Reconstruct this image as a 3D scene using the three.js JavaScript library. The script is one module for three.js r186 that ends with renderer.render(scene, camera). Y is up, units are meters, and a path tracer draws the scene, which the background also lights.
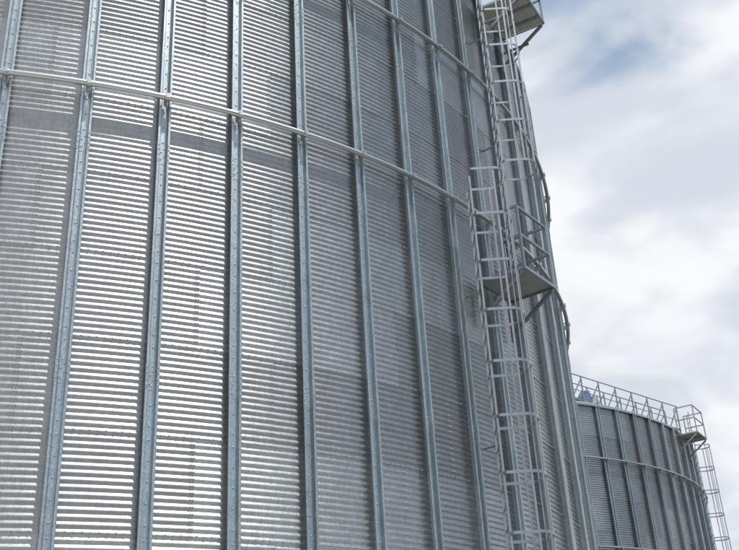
import * as THREE from 'three';
import { mergeGeometries } from 'three/addons/utils/BufferGeometryUtils.js';

// ───────────── camera, sky, sun, exposure ─────────────
const W = 1024, HGT = 762;
const scene = new THREE.Scene();
const camera = new THREE.PerspectiveCamera(31.12, W / HGT, 0.1, 3000);
camera.position.set(0, 1.6, 0);
camera.rotation.set(0.46486, 0, -0.05983, 'YXZ');
const renderer = new THREE.WebGLRenderer({ antialias: true });
renderer.setSize(W, HGT);
renderer.toneMapping = THREE.LinearToneMapping;
renderer.toneMappingExposure = 1.27;
renderer.shadowMap.enabled = true;

const rad = d => d * Math.PI / 180;
const YAW1 = -0.3467119;                       // bearing of the near silo from the camera
// sun: high, to the right of the near silo's lit face
const SUN_EL = rad(68), SUN_TH = rad(37);
const sd = [-Math.sin(YAW1) * Math.cos(SUN_TH) + Math.cos(YAW1) * Math.sin(SUN_TH), Math.cos(YAW1) * Math.cos(SUN_TH) + Math.sin(YAW1) * Math.sin(SUN_TH)];
const sunDir = new THREE.Vector3(sd[0] * Math.cos(SUN_EL), Math.sin(SUN_EL), sd[1] * Math.cos(SUN_EL)).normalize();
const sun = new THREE.DirectionalLight(new THREE.Color(1, 0.95, 0.90), 3.4);
sun.position.copy(sunDir).multiplyScalar(120).add(new THREE.Vector3(-4, 8, -30));
sun.target.position.set(-4, 8, -30);
sun.castShadow = true;
Object.assign(sun.shadow.camera, { left: -45, right: 45, top: 45, bottom: -45, near: 1, far: 260 });
sun.shadow.mapSize.set(4096, 4096);
sun.shadow.radius = 2;
scene.add(sun, sun.target);

// seeded noise
function rng(seed) { let s = seed >>> 0; return () => { s = (s + 0x6D2B79F5) >>> 0; let t = s; t = Math.imul(t ^ (t >>> 15), t | 1); t ^= t + Math.imul(t ^ (t >>> 7), t | 61); return ((t ^ (t >>> 14)) >>> 0) / 4294967296; }; }
function hash3(x, y, z) { let h = Math.imul(x, 374761393) ^ Math.imul(y, 668265263) ^ Math.imul(z, 1274126177); h = Math.imul(h ^ (h >>> 13), 1103515245); return ((h ^ (h >>> 16)) >>> 0) / 4294967296; }
const fade = t => t * t * t * (t * (t * 6 - 15) + 10);
function vn3(x, y, z) {
  const xi = Math.floor(x), yi = Math.floor(y), zi = Math.floor(z), u = fade(x - xi), v = fade(y - yi), w = fade(z - zi);
  const L = (a, b, t) => a + (b - a) * t;
  return L(L(L(hash3(xi, yi, zi), hash3(xi + 1, yi, zi), u), L(hash3(xi, yi + 1, zi), hash3(xi + 1, yi + 1, zi), u), v),
    L(L(hash3(xi, yi, zi + 1), hash3(xi + 1, yi, zi + 1), u), L(hash3(xi, yi + 1, zi + 1), hash3(xi + 1, yi + 1, zi + 1), u), v), w);
}
function fbm3(x, y, z, o) { let a = 0.5, s = 0, n = 0; for (let i = 0; i < o; i++) { s += a * vn3(x, y, z); n += a; a *= 0.5; x = x * 2.03 + 11.3; y = y * 2.03 + 5.7; z = z * 2.03 + 3.1; } return s / n; }
const sstep = (a, b, t) => { t = Math.min(1, Math.max(0, (t - a) / (b - a))); return t * t * (3 - 2 * t); };

// broken cloud in drifting banks over deep blue; a bank stands over the silos
function makeSky() {
  const w = 2048, h = 2048, d = new Float32Array(w * h * 4);
  const bank = (x, y, z, o) => fbm3(x * 1.1 + o, y * 1.1 + 3.3, z * 1.1 + o * 0.37, 2);
  let O = 0, bo = -1; for (let o = 0; o < 80; o++) { const v = bank(0.22, 0.42, -0.88, o * 3.7); if (v > bo) { bo = v; O = o * 3.7; } }
  for (let j = 0; j < h; j++) {
    const el = (0.5 - (j + 0.5) / h) * Math.PI, y = Math.sin(el), c = Math.cos(el);
    for (let i = 0; i < w; i++) {
      const az = ((i + 0.5) / w) * 2 * Math.PI - Math.PI;            // u = 0.5 is +x in three's equirect layout
      const x = Math.cos(az) * c, z = Math.sin(az) * c;
      const o = (j * w + i) * 4; d[o + 3] = 1;
      if (y < -0.03) { d[o] = d[o + 1] = d[o + 2] = 0.2; continue; }
      const e = Math.max(y, 0);
      const k = 1 / (0.35 + e);                                      // flatten towards the horizon like a cloud deck
      const px = x * k * 1.25 + SKX, pz = z * k * 1.25 + SKZ, py = y * 1.2;
      const wx = fbm3(px * 1.5, py, pz * 1.5, 3) - 0.5, wz = fbm3(px * 1.5 + 31, py, pz * 1.5 + 7, 3) - 0.5;
      const n = fbm3(px * 1.5 + wx * 0.8, py, pz * 1.5 + wz * 0.8, 7) + 0.10 * (fbm3(px * 9 + wx * 5, py * 4, pz * 9 + wz * 5, 4) - 0.5) + 0.62 * (bank(x, y, z, O) - 0.565);
      const cover = 0.18 + 0.82 * sstep(0.365, 0.50, n);               // a thin veil even in the gaps
      const n2 = fbm3(px * 4.2 + wx * 2.4 + 50, py * 2, pz * 4.2 + wz * 2.4, 6), body = sstep(0.28, 0.62, n2);
      const hz = Math.pow(1 - e, 4);
      const blue = [0.185 + 0.25 * hz, 0.285 + 0.27 * hz, 0.43 + 0.22 * hz];
      const cl = [0.53 + 0.215 * body, 0.57 + 0.19 * body, 0.635 + 0.15 * body];
      for (let q = 0; q < 3; q++) d[o + q] = blue[q] + (cl[q] - blue[q]) * cover;
    }
  }
  // row 0 is the zenith; equirect textures are stored bottom row first
  const f = new Float32Array(w * h * 4);
  for (let j = 0; j < h; j++) f.set(d.subarray((h - 1 - j) * w * 4, (h - j) * w * 4), j * w * 4);
  const t = new THREE.DataTexture(f, w, h, THREE.RGBAFormat, THREE.FloatType);
  t.mapping = THREE.EquirectangularReflectionMapping; t.magFilter = t.minFilter = THREE.LinearFilter;
  t.colorSpace = THREE.LinearSRGBColorSpace; t.needsUpdate = true;
  return t;
}
const SKX = 18.8, SKZ = 44.1;
const skyTex = makeSky();
scene.background = skyTex;
scene.environment = skyTex;

// ───────────── procedural textures and materials ─────────────
function tex(n, fn, srgb) {
  const d = new Uint8Array(n * n * 4);
  for (let j = 0; j < n; j++) for (let i = 0; i < n; i++) { const c = fn(i / n, j / n), o = (j * n + i) * 4; for (let q = 0; q < 3; q++) d[o + q] = Math.max(0, Math.min(255, c[q] * 255)); d[o + 3] = 255; }
  const t = new THREE.DataTexture(d, n, n); t.wrapS = t.wrapT = THREE.RepeatWrapping; t.magFilter = THREE.LinearFilter; t.minFilter = THREE.LinearMipmapLinearFilter; t.generateMipmaps = true;
  if (srgb) t.colorSpace = THREE.SRGBColorSpace; t.needsUpdate = true; return t;
}
// tileable value noise
function tn(u, v, f, s) { const x = u * f, y = v * f, xi = Math.floor(x), yi = Math.floor(y), a = fade(x - xi), b = fade(y - yi), m = k => ((k % f) + f) % f; const q = (i, j) => hash3(m(i), m(j), s); return (q(xi, yi) * (1 - a) + q(xi + 1, yi) * a) * (1 - b) + (q(xi, yi + 1) * (1 - a) + q(xi + 1, yi + 1) * a) * b; }
// zinc spangle: flat crystals of slightly different tone, plus broad faint staining
function spangle(n, f, s) {
  const pts = []; for (let j = 0; j < f; j++) for (let i = 0; i < f; i++) pts.push([i + hash3(i, j, s), j + hash3(i, j, s + 1), hash3(i, j, s + 2)]);
  return (u, v) => { const x = u * f, y = v * f, xi = Math.floor(x), yi = Math.floor(y); let b = 9, t = 0;
    for (let dj = -1; dj <= 1; dj++) for (let di = -1; di <= 1; di++) { const ii = ((xi + di) % f + f) % f, jj = ((yi + dj) % f + f) % f, p = pts[jj * f + ii]; const dx = p[0] - ii + xi + di - x, dy = p[1] - jj + yi + dj - y, q = dx * dx + dy * dy; if (q < b) { b = q; t = p[2]; } } return t; };
}
const sp = spangle(512, 110, 7);
const zincMap = tex(512, (u, v) => { const a = sp(u, v), b = tn(u, v, 5, 3) * 0.6 + tn(u, v, 13, 4) * 0.4, c = 0.87 + 0.12 * (a - 0.5) + 0.06 * (b - 0.5) + 0.07 * (tn(u, v * 0.125, 96, 41) * 0.5 + tn(u, v * 0.25, 40, 42) * 0.5 - 0.5); return [c, c * 1.003, c * 1.006]; }, true);
const zincRough = tex(512, (u, v) => { const a = sp(u, v), b = tn(u, v, 4, 13) * 0.55 + tn(u, v, 11, 14) * 0.3 + tn(u, v, 64, 15) * 0.15; const r = 0.82 + 0.16 * (a - 0.5) + 0.10 * (b - 0.5); return [r, r, r]; });
function zinc(r, g, b, rough, rep, off = 0, aniso = 0) {
  const m = new THREE.MeshPhysicalMaterial({ metalness: 1, roughness: rough, anisotropy: aniso, anisotropyRotation: Math.PI / 2 });
  m.color.setRGB(r, g, b);
  m.map = zincMap.clone(); m.roughnessMap = zincRough.clone();
  for (const t of [m.map, m.roughnessMap]) { t.repeat.set(rep, rep); t.offset.set(off, off * 1.7); t.needsUpdate = true; }
  return m;
}
// sheets are cold-rolled along their length: glossier along the roll than across it
const sheetMats = []; { const r = rng(77); for (let i = 0; i < 9; i++) { const t = 0.86 + 0.26 * r(), g = (r() - 0.5) * 0.02; sheetMats.push(zinc(0.65 * t, (0.675 + g) * t, 0.685 * t, 0.54 + 0.10 * r(), 0.8, r(), 0.72)); } }
const postMat = zinc(0.62, 0.685, 0.71, 0.46, 0.9, 0.31);
const postMat2 = zinc(0.56, 0.625, 0.65, 0.50, 0.9, 0.77);
const ringMat = zinc(0.72, 0.74, 0.72, 0.42, 0.8, 0.13);
const steelMat = zinc(0.50, 0.53, 0.55, 0.45, 1.1, 0.5);
const boltMat = zinc(0.52, 0.55, 0.56, 0.62, 1.0, 0.2);
const plateMat = new THREE.MeshStandardMaterial({ map: zincMap, color: new THREE.Color().setRGB(0.44, 0.45, 0.44), metalness: 0.35, roughness: 0.6 });
const gratingMat = new THREE.MeshStandardMaterial({ map: zincMap, roughness: 0.7 }); gratingMat.color.setRGB(0.48, 0.455, 0.39);
const concreteMap = tex(256, (u, v) => { const c = 0.64 + 0.12 * (tn(u, v, 6, 21) - 0.5) + 0.12 * (tn(u, v, 48, 22) - 0.5); return [c, c * 0.985, c * 0.95]; }, true);
const concrete = new THREE.MeshStandardMaterial({ map: concreteMap, roughness: 0.9 });
const gravelMap = tex(512, (u, v) => { const c = 0.29 + 0.12 * (tn(u, v, 9, 31) - 0.5) + 0.12 * (tn(u, v, 90, 32) - 0.5) + 0.1 * (tn(u, v, 170, 33) - 0.5); return [c * 0.97, c * 1.0, c * 0.94]; }, true);
gravelMap.repeat.set(300, 300);
const gravel = new THREE.MeshStandardMaterial({ map: gravelMap, roughness: 0.95 });
const ventBlue = new THREE.MeshStandardMaterial({ color: new THREE.Color().setRGB(0.20, 0.27, 0.38), metalness: 0.5, roughness: 0.5 });
const ventGrey = zinc(0.8, 0.81, 0.83, 0.5, 1, 0.3);

// ───────────── helpers ─────────────
const shadow = o => { o.castShadow = true; o.receiveShadow = true; return o; };
function part(parent, name, geo, mat) { const m = shadow(new THREE.Mesh(geo, mat)); m.name = name; parent.add(m); return m; }
function thing(name, label, category, pos, turn, group) { const g = new THREE.Group(); g.name = name; g.position.set(...pos); g.rotation.y = turn; g.userData = { label, category }; if (group) g.userData.group = group; scene.add(g); return g; }
const V = (x, y, z) => new THREE.Vector3(x, y, z);
function box(w, h, d, x, y, z) { return new THREE.BoxGeometry(w, h, d).translate(x, y, z); }
function bar(a, b, w, d = w, round = false) {                  // straight member from a to b
  const L = a.distanceTo(b), g = round ? new THREE.CylinderGeometry(w / 2, w / 2, L, 10) : new THREE.BoxGeometry(w, L, d);
  const dir = b.clone().sub(a).normalize();
  const q = new THREE.Quaternion().setFromUnitVectors(V(0, 1, 0), dir);
  return g.applyQuaternion(q).translate((a.x + b.x) / 2, (a.y + b.y) / 2, (a.z + b.z) / 2);
}
function gridGeo(rows, cols, f) {                               // f(i, j) -> [x, y, z, nx, ny, nz, u, v]
  const P = [], N = [], U = [], I = [];
  for (let i = 0; i <= rows; i++) for (let j = 0; j <= cols; j++) { const a = f(i, j); P.push(a[0], a[1], a[2]); N.push(a[3], a[4], a[5]); U.push(a[6], a[7]); }
  const c = cols + 1;
  for (let i = 0; i < rows; i++) for (let j = 0; j < cols; j++) { const a = i * c + j, b = a + 1, e = a + c, g = e + 1; I.push(a, e, b, b, e, g); }
  const G = new THREE.BufferGeometry(); G.setAttribute('position', new THREE.Float32BufferAttribute(P, 3)); G.setAttribute('normal', new THREE.Float32BufferAttribute(N, 3)); G.setAttribute('uv', new THREE.Float32BufferAttribute(U, 2)); G.setIndex(I); return G;
}
// profile (array of [x, z]) swept upwards from y0 to y1, flat faces, closed ends
function sweepUp(prof, y0, y1) {
  const sh = new THREE.Shape(); prof.forEach((p, i) => i ? sh.lineTo(p[0], -p[1]) : sh.moveTo(p[0], -p[1]));
  const g = new THREE.ExtrudeGeometry(sh, { depth: y1 - y0, bevelEnabled: false, steps: 1 });
  g.rotateX(-Math.PI / 2); g.translate(0, y0, 0);
  return g;
}

// ───────────── the ground ─────────────
const ground = part(scene, 'ground', new THREE.PlaneGeometry(1200, 1200).rotateX(-Math.PI / 2), gravel);
ground.userData = { kind: 'structure', label: 'dark earth and thin grass around the silo yard', category: 'ground' };

{ // concrete yard in front of the near silo, cast in bays
  const slabs = new THREE.Group(); slabs.name = 'concrete_apron'; slabs.userData = { kind: 'structure', label: 'pale concrete yard of cast bays in front of the near silo', category: 'pavement' }; scene.add(slabs);
  const bay = new THREE.BoxGeometry(5.98, 0.12, 5.98);
  for (let i = 0; i < 9; i++) for (let j = 0; j < 9; j++) part(slabs, 'slab', bay, concrete).position.set(-42 + i * 6, 0.0, -11 + j * 6);
}

// ───────────── silos ─────────────
const PITCH = 0.08, ROW = 1.12, AMP = 0.0080, BASE = 0.648;
// folded section: web near the wall, two proud ridges with free outer lips
const STO = [[-0.080, 0.088], [-0.080, 0.104], [-0.077, 0.107], [-0.053, 0.107], [-0.050, 0.105], [-0.035, 0.052], [0.035, 0.052], [0.050, 0.105], [0.053, 0.107], [0.077, 0.107], [0.080, 0.104], [0.080, 0.088]];
const STI = [[0.0765, 0.088], [0.0765, 0.1035], [0.0535, 0.1035], [0.0385, 0.0485], [0.026, 0.0485], [0.026, 0.002], [-0.026, 0.002], [-0.026, 0.0485], [-0.0385, 0.0485], [-0.0535, 0.1035], [-0.0765, 0.1035], [-0.0765, 0.088]];
const STP = [...STO, ...STI];
const PLATE = [...STO.map(([x, z]) => [x * 1.04, z < 0.09 && Math.abs(x) > 0.06 ? z : z + 0.004]), ...STI.slice(0, 5).map(([x, z]) => [x, z + 0.0005]), ...STI.slice(7).map(([x, z]) => [x, z + 0.0005])];
function buildSilo(name, label, cfg) {
  const { R, yaw, D, n, th0, rows, rings, splices, from, to, seed } = cfg;
  const dth = 2 * Math.PI / n, top = BASE + rows * ROW, rnd = rng(seed);
  const s = thing(name, label, 'silo', [D * Math.sin(yaw), 0, -D * Math.cos(yaw)], -yaw);
  const at = (th, r, y) => V((R + r) * Math.sin(th), y, (R + r) * Math.cos(th));
  const wave = y => AMP * Math.cos(2 * Math.PI * y / PITCH), slope = y => -AMP * 2 * Math.PI / PITCH * Math.sin(2 * Math.PI * y / PITCH);
  // one corrugated sheet, three stiffener bays wide, lapped over the sheet below and the one to its right
  const span = 3 * dth, lapH = 0.05 / R, lapV = PITCH * 0.25;
  const nv = rows ? 14 * cfg.seg + 4 : 0, nh = 24;
  const sheets = [1, 2, 3, 4].map(sv => gridGeo(nv + 1, nh, (i, j) => {
    const lip = i > nv, y = ROW - Math.min(i, nv) / nv * (ROW + lapV);
    const th = j / nh * (span + lapH);
    const off = 0.0022 * (fbm3(th * R * 1.7 + sv * 9.1, y * 1.9 + sv * 4.3, sv * 2.7, 2) - 0.5) + 0.004 * (fbm3(th * R * 0.6 + sv * 5, sv * 3, 1.5, 2) - 0.5) + (1 - y / ROW) * 0.004 + (j / nh) * 0.003 - (lip ? 0.0035 : 0);
    const r = wave(y) + off, sl = slope(y), q = 1 / Math.hypot(1, sl);
    const sx = Math.sin(th), cz = Math.cos(th);
    return [(R + r) * sx, y, (R + r) * cz, sx * q, -sl * q, cz * q, th * R, y];
  }));
  for (const g of sheets) { const n0 = g.attributes.normal.clone(); g.computeVertexNormals(); const a = g.attributes.normal; for (let i = 0; i < a.count; i++) if (i >= (nv) * (nh + 1)) a.setXYZ(i, n0.getX(i), n0.getY(i), n0.getZ(i)); }
  const first = Math.floor((from - th0) / span), last = Math.ceil((to - th0) / span);
  for (let k = 0; k < rows; k++) {
    const y = top - (k + 1) * ROW, sft = ((k + cfg.parity) % 2 === 0 ? 0.5 : 2.5) * dth;
    for (let m = first; m < last; m++) {
      const o = part(s, 'wall_sheet', sheets[Math.floor(rnd() * 4)], sheetMats[Math.floor(rnd() * sheetMats.length)]);
      o.position.y = y; o.rotation.y = th0 + sft + m * span;
    }
    // the far side of the wall, which the photograph does not show
    const a0 = th0 + sft + last * span, a1 = th0 + sft + first * span + 2 * Math.PI, c = 60;
    cfg.rear = cfg.rear || [];
    cfg.rear.push(gridGeo(28, c, (i, j) => { const yy = ROW * (1 - i / 28), th = a0 + (a1 - a0) * j / c, sx = Math.sin(th), cz = Math.cos(th), r = AMP * (i % 2 ? -1 : 1); return [(R + r) * sx, y + yy, (R + r) * cz, sx, 0, cz, th * R, y + yy]; }));
  }
  part(s, 'rear_wall', mergeGeometries(cfg.rear), sheetMats[0]);

  // stiffeners in spliced lengths
  const ends = [BASE, ...splices, top + 0.02], _ = 0;
  const plate = sweepUp(PLATE, -0.15, 0.15);
  const lens = {}, rearPosts = [];
  const uvFix = g => { const p = g.attributes.position, u = g.attributes.uv; for (let i = 0; i < p.count; i++) u.setXY(i, p.getX(i) + p.getZ(i) + 0.37, p.getY(i) * 0.6); return g; };
  const ths = [];
  for (let k = 0; k < n; k++) {
    let th = th0 + k * dth; if (th > Math.PI) th -= 2 * Math.PI;
    if (th < from - dth || th > to + dth) { const g = box(0.156, top - BASE, 0.09, 0, (top + BASE) / 2, R + 0.05); g.rotateY(th); rearPosts.push(g); continue; }
    ths.push(th);
    for (let e = 0; e < ends.length - 1; e++) {
      const key = e, len = ends[e + 1] - ends[e] - 0.004;
      lens[key] = lens[key] || uvFix(sweepUp(STP, 0, len));
      const o = part(s, 'stiffener', lens[key], rnd() < 0.6 ? postMat : postMat2);
      o.position.copy(at(th, 0.0005, ends[e])); o.rotation.y = th;
      if (e > 0) part(o, 'splice_plate', plate, o.material);
    }
  }
  const rp = part(s, 'rear_stiffener', mergeGeometries(rearPosts), postMat); rp.userData.kind = 'stuff';

  // tubular wind rings on clamps
  const clampG = mergeGeometries([new THREE.CylinderGeometry(0.047, 0.047, 0.06, 14).rotateZ(Math.PI / 2).translate(0, 0, 0.18), box(0.05, 0.012, 0.08, 0, 0.036, 0.15), box(0.05, 0.012, 0.08, 0, -0.036, 0.15), box(0.06, 0.15, 0.008, 0, -0.02, 0.1125), box(0.008, 0.09, 0.07, 0, -0.075, 0.148), box(0.05, 0.075, 0.018, 0, -0.003, 0.232)]);
  for (const y of rings) {
    const r = part(s, 'wind_ring', new THREE.TorusGeometry(R + 0.18, 0.040, 14, 300).rotateX(Math.PI / 2), ringMat);
    r.position.y = y;
    for (const th of ths) { const c = part(r, 'ring_clamp', clampG, ringMat); c.position.copy(at(th, 0, 0)); c.rotation.y = th; }
  }
  // foundation, eave angle and conical roof with standing ribs
  part(s, 'foundation', new THREE.CylinderGeometry(R + 0.35, R + 0.35, BASE - 0.003, 120, 1, false).translate(0, (BASE - 0.003) / 2, 0), concrete);
  const roofPts = [[R - 0.12, top - 0.03], [R + 0.085, top - 0.03], [R + 0.085, top + 0.05], [0.5, top + 0.05 + (R - 0.4) * Math.tan(rad(28))], [0, top + 0.06 + (R - 0.4) * Math.tan(rad(28))]].map(a => new THREE.Vector2(...a));
  part(s, 'roof', new THREE.LatheGeometry(roofPts, n * 2), sheetMats[1]);
  const eave = part(s, 'eave_ring', new THREE.LatheGeometry([[R + 0.01, -0.09], [R + 0.088, -0.09], [R + 0.094, -0.085], [R + 0.094, -0.02]].map(a => new THREE.Vector2(...a)), n * 2), ringMat); eave.position.y = top + 0.055;

  // bolts: along lapped seams, down the stiffeners, round the splices
  const M = [], dm = new THREE.Object3D();
  const addBolt = (th, r, y, sc = 1) => { dm.position.copy(at(th, r, y)); dm.rotation.set(0, th, 0); dm.scale.setScalar(sc); dm.updateMatrix(); M.push(dm.matrix.clone()); };
  for (let k = 1; k < rows; k++) { const y = top - k * ROW; for (let th = from; th < to; th += 0.088 / R) addBolt(th, AMP + 0.005, y + (Math.round((th - from) * R / 0.088) % 2 ? 0.0 : -0.004)); }
  for (let k = 0; k < rows; k++) {
    const sft = ((k + cfg.parity) % 2 === 0 ? 0.5 : 2.5) * dth;
    for (let m = first; m <= last; m++) for (let q = 1; q < 14; q++) { const y = top - (k + 1) * ROW + q * PITCH; addBolt(th0 + sft + m * span + 0.010 / R, AMP + 0.005, y); addBolt(th0 + sft + m * span + 0.042 / R, AMP + 0.005, y); }
  }
  for (const th of ths) {
    for (let k = 0; k < rows; k++) for (const q of [0.08, 0.32, 0.56, 0.80, 1.04]) addBolt(th, 0.054, top - (k + 1) * ROW + q, 1.1);
    for (const y of splices) for (const [x, r, dy] of [[-0.065, 0.113, -0.11], [-0.065, 0.113, -0.04], [-0.065, 0.113, 0.04], [-0.065, 0.113, 0.11], [0.065, 0.113, -0.11], [0.065, 0.113, -0.04], [0.065, 0.113, 0.04], [0.065, 0.113, 0.11], [-0.02, 0.059, -0.08], [0.02, 0.059, -0.03], [-0.02, 0.059, 0.03], [0.02, 0.059, 0.08]]) addBolt(th + x / R, r, y + dy, 0.9);
  }
  const bg = mergeGeometries([new THREE.SphereGeometry(0.0092, 8, 4, 0, Math.PI * 2, 0, Math.PI / 2).rotateX(Math.PI / 2).scale(1, 1, 0.8), new THREE.CylinderGeometry(0.0115, 0.0115, 0.002, 10).rotateX(Math.PI / 2)]);
  const bolts = new THREE.InstancedMesh(bg, boltMat, M.length); bolts.name = 'bolt'; M.forEach((m, i) => bolts.setMatrixAt(i, m)); shadow(bolts); bolts.userData.kind = 'stuff'; s.add(bolts);
  const mount = (th, r = 0) => ({ pos: V(D * Math.sin(yaw), 0, -D * Math.cos(yaw)).add(at(th, r, 0).applyAxisAngle(V(0, 1, 0), -yaw)), turn: th - yaw });
  return { group: s, at, mount, top, R, dth, th0, yaw, D };
}
const Y0 = 7.368;                                   // height of the reference seam of the near silo
const silo1 = buildSilo('grain_silo', 'huge galvanised corrugated steel silo filling the left of the view', { R: 11.85375, yaw: YAW1, D: 22.75092, n: 75, th0: -0.06717, rows: 13, rings: [Y0 + 2.319, Y0 + 5.40], splices: [-4.66, -1.58, 1.50, 4.58].map(h => Y0 + h), from: rad(-25), to: rad(86), seed: 5, parity: 0, seg: 10 });
const silo2 = buildSilo('grain_silo_001', 'smaller looking distant silo with railed eave at lower right', { R: 12.6, yaw: 0.0279, D: 45.1152, n: 81, th0: 0.5038 - 9 * 2 * Math.PI / 81, rows: 11, rings: [Y0 + 0.523, Y0 + 3.603], splices: [-3.40, -0.32, 2.76].map(h => Y0 + h), from: rad(5), to: rad(100), seed: 9, parity: 1, seg: 6 });

// ───────────── caged ladders ─────────────
// local frame of things fixed to a wall: x along the wall, y up, z out from the wall
function cagedLadder(name, label, silo, th, r, face, y0, y1, hoopTop, hoopStep, hoopEnd) {
  const m = silo.mount(th, r), g = thing(name, label, 'ladder', [m.pos.x, y0, m.pos.z], face - silo.yaw);
  const Hh = y1 - y0, turn = face - th, HW = 0.32, ST = 0.37, TIP = 0.24;
  for (const sx of [-1, 1]) part(g, 'stringer', box(0.018, Hh, 0.03, sx * 0.25, Hh / 2, 0), steelMat);
  const rung = new THREE.CylinderGeometry(0.0115, 0.0115, 0.485, 8).rotateZ(Math.PI / 2);
  for (let y = 0.2; y < Hh - 0.1; y += 0.28) part(g, 'rung', rung, steelMat).position.set(0, y, 0);
  // U-shaped hoops of flat bar: bent ends on the stringers, straight flanks, rounded front
  const line = e => { const p = [[-0.262, -0.012 + e * 0.4], [-HW + e, 0.03], [-HW + e, ST]]; for (let i = 1; i < 20; i++) { const a = Math.PI * i / 20; p.push([-Math.cos(a) * (HW - e), ST + Math.sin(a) * (TIP - e)]); } p.push([HW - e, ST], [HW - e, 0.03], [0.262, -0.012 + e * 0.4]); return p; };
  const hoop = sweepUp([...line(0), ...line(0.006).reverse()], -0.021, 0.021);
  let ylast = hoopTop;
  for (let y = hoopTop; y > hoopEnd; y -= hoopStep) { part(g, 'cage_hoop', hoop, steelMat).position.set(0, y - y0, 0); ylast = y; }
  const L = hoopTop - ylast + 0.05, mid = (hoopTop + ylast) / 2 - y0;
  for (const [x, z, w, d] of [[-HW + 0.0135, ST, 0.014, 0.030], [0, ST + TIP - 0.0135, 0.030, 0.014], [HW - 0.0135, ST, 0.014, 0.030], [-HW * 0.70 + 0.004, ST + TIP * 0.70, 0.02, 0.02], [HW * 0.70 - 0.004, ST + TIP * 0.70, 0.02, 0.02]]) part(g, 'cage_bar', box(w, L, d, x, mid, z), steelMat);
  // stand-offs back to the wall
  const out = V(-Math.sin(turn), 0, Math.cos(turn));              // wall normal in the ladder's frame
  for (let y = 0.5; y < Hh; y += 2.43) for (const sx of [1]) {
    const a = V(sx * 0.265, y, -0.01), gap = r + a.dot(out) - 0.012, b = a.clone().addScaledVector(out, -gap);
    part(g, 'standoff_bracket', bar(a, b, 0.03, 0.03), steelMat);
  }
  return g;
}
cagedLadder('caged_ladder', 'lower caged ladder climbing the big silo to its middle landing', silo1, rad(30.05), 0.42, rad(70), 0.3, Y0 + 2.5, Y0 + 2.60, 0.81, 2.6);
cagedLadder('caged_ladder_001', 'upper caged ladder above the middle landing of the big silo', silo1, rad(35.5), 0.42, rad(70), Y0 + 1.07, Y0 + 9.2, Y0 + 9.10, 0.826, Y0 + 2.9);
cagedLadder('caged_ladder_002', 'caged ladder against the sky on the right of the distant silo', silo2, rad(60.8), 0.42, rad(84), 0.3, Y0 + 6.4, Y0 + 5.0, 0.90, 2.6);

// ───────────── landings ─────────────
function landing(name, label, silo, th, y, x0, x1, z0, z1, opt) {
  const m = silo.mount(th), g = thing(name, label, 'platform', [m.pos.x, y, m.pos.z], m.turn);
  const w = x1 - x0, d = z1 - z0, cx = (x0 + x1) / 2, cz = (z0 + z1) / 2;
  if (opt.grating) {
    const bars = []; for (let x = x0 + 0.03; x < x1 - 0.02; x += 0.034) bars.push(box(0.004, 0.03, d - 0.02, x, -0.016, cz));
    for (let z = z0 + 0.05; z < z1 - 0.03; z += 0.075) bars.push(box(w - 0.02, 0.008, 0.008, cx, -0.006, z));
    part(g, 'grating', mergeGeometries(bars), gratingMat);
  } else part(g, 'floor_plate', box(w - 0.02, 0.006, d - 0.02, cx, -0.004, cz), plateMat);
  const B = 0.055;
  part(g, 'edge_beam', box(w + 0.012, B, 0.012, cx, -B / 2 + 0.01, z1), steelMat); part(g, 'edge_beam', box(w + 0.012, B, 0.012, cx, -B / 2 + 0.01, z0), steelMat);
  part(g, 'edge_beam', box(0.012, B, d - 0.014, x0, -B / 2 + 0.01, cz), steelMat); part(g, 'edge_beam', box(0.012, B, d - 0.014, x1, -B / 2 + 0.01, cz), steelMat);
  for (const x of opt.joists || []) part(g, 'joist', box(0.05, 0.05, d - 0.03, x, -0.058, cz), steelMat);
  for (const x of [x0 + 0.03, x1 - 0.03]) {
    part(g, 'brace', bar(V(x, -0.075, z1 - 0.05), V(x, -opt.drop, 0.09), 0.05, 0.05), steelMat);
    part(g, 'wall_strut', box(0.05, opt.drop + 0.1, 0.03, x, -opt.drop / 2 - 0.08, 0.085), steelMat);
    if (opt.tie) part(g, 'tie', box(0.04, 0.04, z1 * 0.55, x, -opt.drop * 0.55, 0.1 + z1 * 0.275), steelMat);
  }
  const Hr = 1.05, pw = 0.042;
  const path = opt.rail;                                         // plan points of the guard rail
  for (const [x, z] of path) part(g, 'rail_post', box(pw, Hr, pw, x, Hr / 2 + 0.012, z), steelMat);
  for (let i = 0; i < path.length - 1; i++) {
    const [a, b] = [path[i], path[i + 1]];
    for (const [hh, nm] of [[Hr + 0.03, 'top_rail'], [Hr * 0.54, 'mid_rail']]) part(g, nm, bar(V(a[0], hh, a[1]), V(b[0], hh, b[1]), pw * 0.9, pw * 0.9), steelMat);
  }
  return g;
}
landing('ladder_platform', 'small steel landing between the two ladders halfway up the big silo', silo1, rad(34.7), Y0 + 1.05, -0.50, 0.49, 0.11, 0.93,
  { drop: 0.62, rail: [[-0.48, 0.55], [-0.48, 0.91], [0.47, 0.91], [0.47, 0.13]] });
landing('ladder_platform_001', 'tan grated platform jutting out at the top of the big silo', silo1, rad(41.2), Y0 + 7.5, -0.62, 0.50, 0.14, 1.06,
  { grating: true, drop: 0.72, tie: true, joists: [-0.2, 0.2], rail: [[-0.6, 1.04], [0.48, 1.04], [0.48, 0.16]] });
landing('ladder_platform_002', 'railed platform at the eave of the distant silo', silo2, rad(60.2), Y0 + 5.4, -0.66, 0.66, 0.1, 0.87,
  { grating: true, drop: 0.6, joists: [0], rail: [[-0.64, 0.12], [-0.64, 0.85], [0.64, 0.85], [0.64, 0.12]] });

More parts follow.
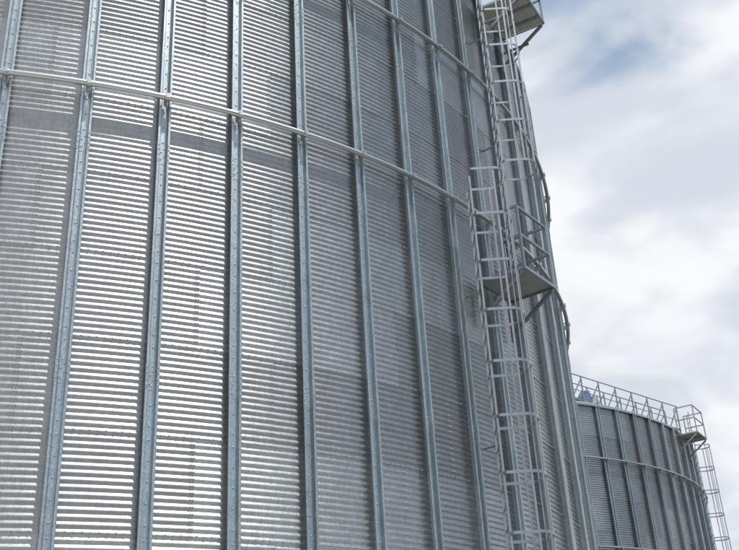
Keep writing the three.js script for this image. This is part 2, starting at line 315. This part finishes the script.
// ───────────── eave guard rail and roof vent of the distant silo ─────────────
{
  const s = silo2, y = s.top;
  const A = V(7.16, 0, -34.18), B = V(12.23, 0, -38.85), dir = B.clone().sub(A).normalize(), back = V(-dir.z, 0, dir.x).multiplyScalar(-1);
  if (back.z > 0) back.multiplyScalar(-1);
  const L = A.distanceTo(B), g = thing('eave_walkway', 'straight walkway with twin guard rails and slanted braces on the distant silo eave', 'walkway', [A.x, y, A.z], Math.atan2(-dir.z, dir.x));
  // local frame: x along the walkway, z towards the camera side, y = 0 at the eave
  const HT = Y0 + 6.85 - y, bz = -0.62, x0 = -3.2;
  for (const [z, h] of [[0, HT], [bz, HT], [0, HT * 0.52], [bz, HT * 0.55]]) part(g, h < HT ? 'mid_rail' : z ? 'inner_rail' : 'top_rail', bar(V(x0, h, z), V(L, h, z), h < HT ? 0.03 : 0.042, 0.042, true), steelMat);
  part(g, 'walkway_floor', box(L - x0, 0.03, 0.58, (L + x0) / 2, 0.30, -0.31), plateMat);
  for (const x of [-2.6, -1.55, -0.5, 0.55, 1.6, 2.65, 3.7, 4.75, 5.8, 6.8]) {
    if (x > L) continue;
    part(g, 'post', bar(V(x, 0.05, 0), V(x, HT, 0), 0.042), steelMat);
    part(g, 'post', bar(V(x + 0.12, 0.25, bz), V(x + 0.12, HT, bz), 0.042), steelMat);
    part(g, 'brace', bar(V(x - 0.02, HT - 0.12, 0), V(x - 0.85, 0.07, 0), 0.036), steelMat);
    part(g, 'brace', bar(V(x + 0.10, HT - 0.12, bz), V(x - 0.72, 0.30, bz), 0.036), steelMat);
  }
  const vm = s.mount(rad(34.6), -0.75), v = thing('roof_vent', 'blue grey hooded roof vent behind the distant silo eave rail', 'roof vent', [vm.pos.x, y + 0.32, vm.pos.z], vm.turn - 0.5);
  const hs = new THREE.Shape(); [[-0.26, 0], [0.26, 0], [0.26, 0.28], [0.2, 0.62], [-0.14, 0.62], [-0.26, 0.4]].forEach((p, i) => i ? hs.lineTo(...p) : hs.moveTo(...p));
  part(v, 'hood', new THREE.ExtrudeGeometry(hs, { depth: 0.46, bevelEnabled: true, bevelSize: 0.012, bevelThickness: 0.012, bevelSegments: 2 }).translate(0, 0, -0.23), ventBlue); v.scale.setScalar(0.82);
  part(v, 'outlet', mergeGeometries([box(0.26, 0.34, 0.40, 0.41, 0.20, 0), box(0.03, 0.42, 0.48, 0.555, 0.20, 0)]), ventGrey);
  part(v, 'base_flange', box(0.66, 0.05, 0.62, 0.05, -0.04, 0), ventGrey);
}
renderer.render(scene, camera);
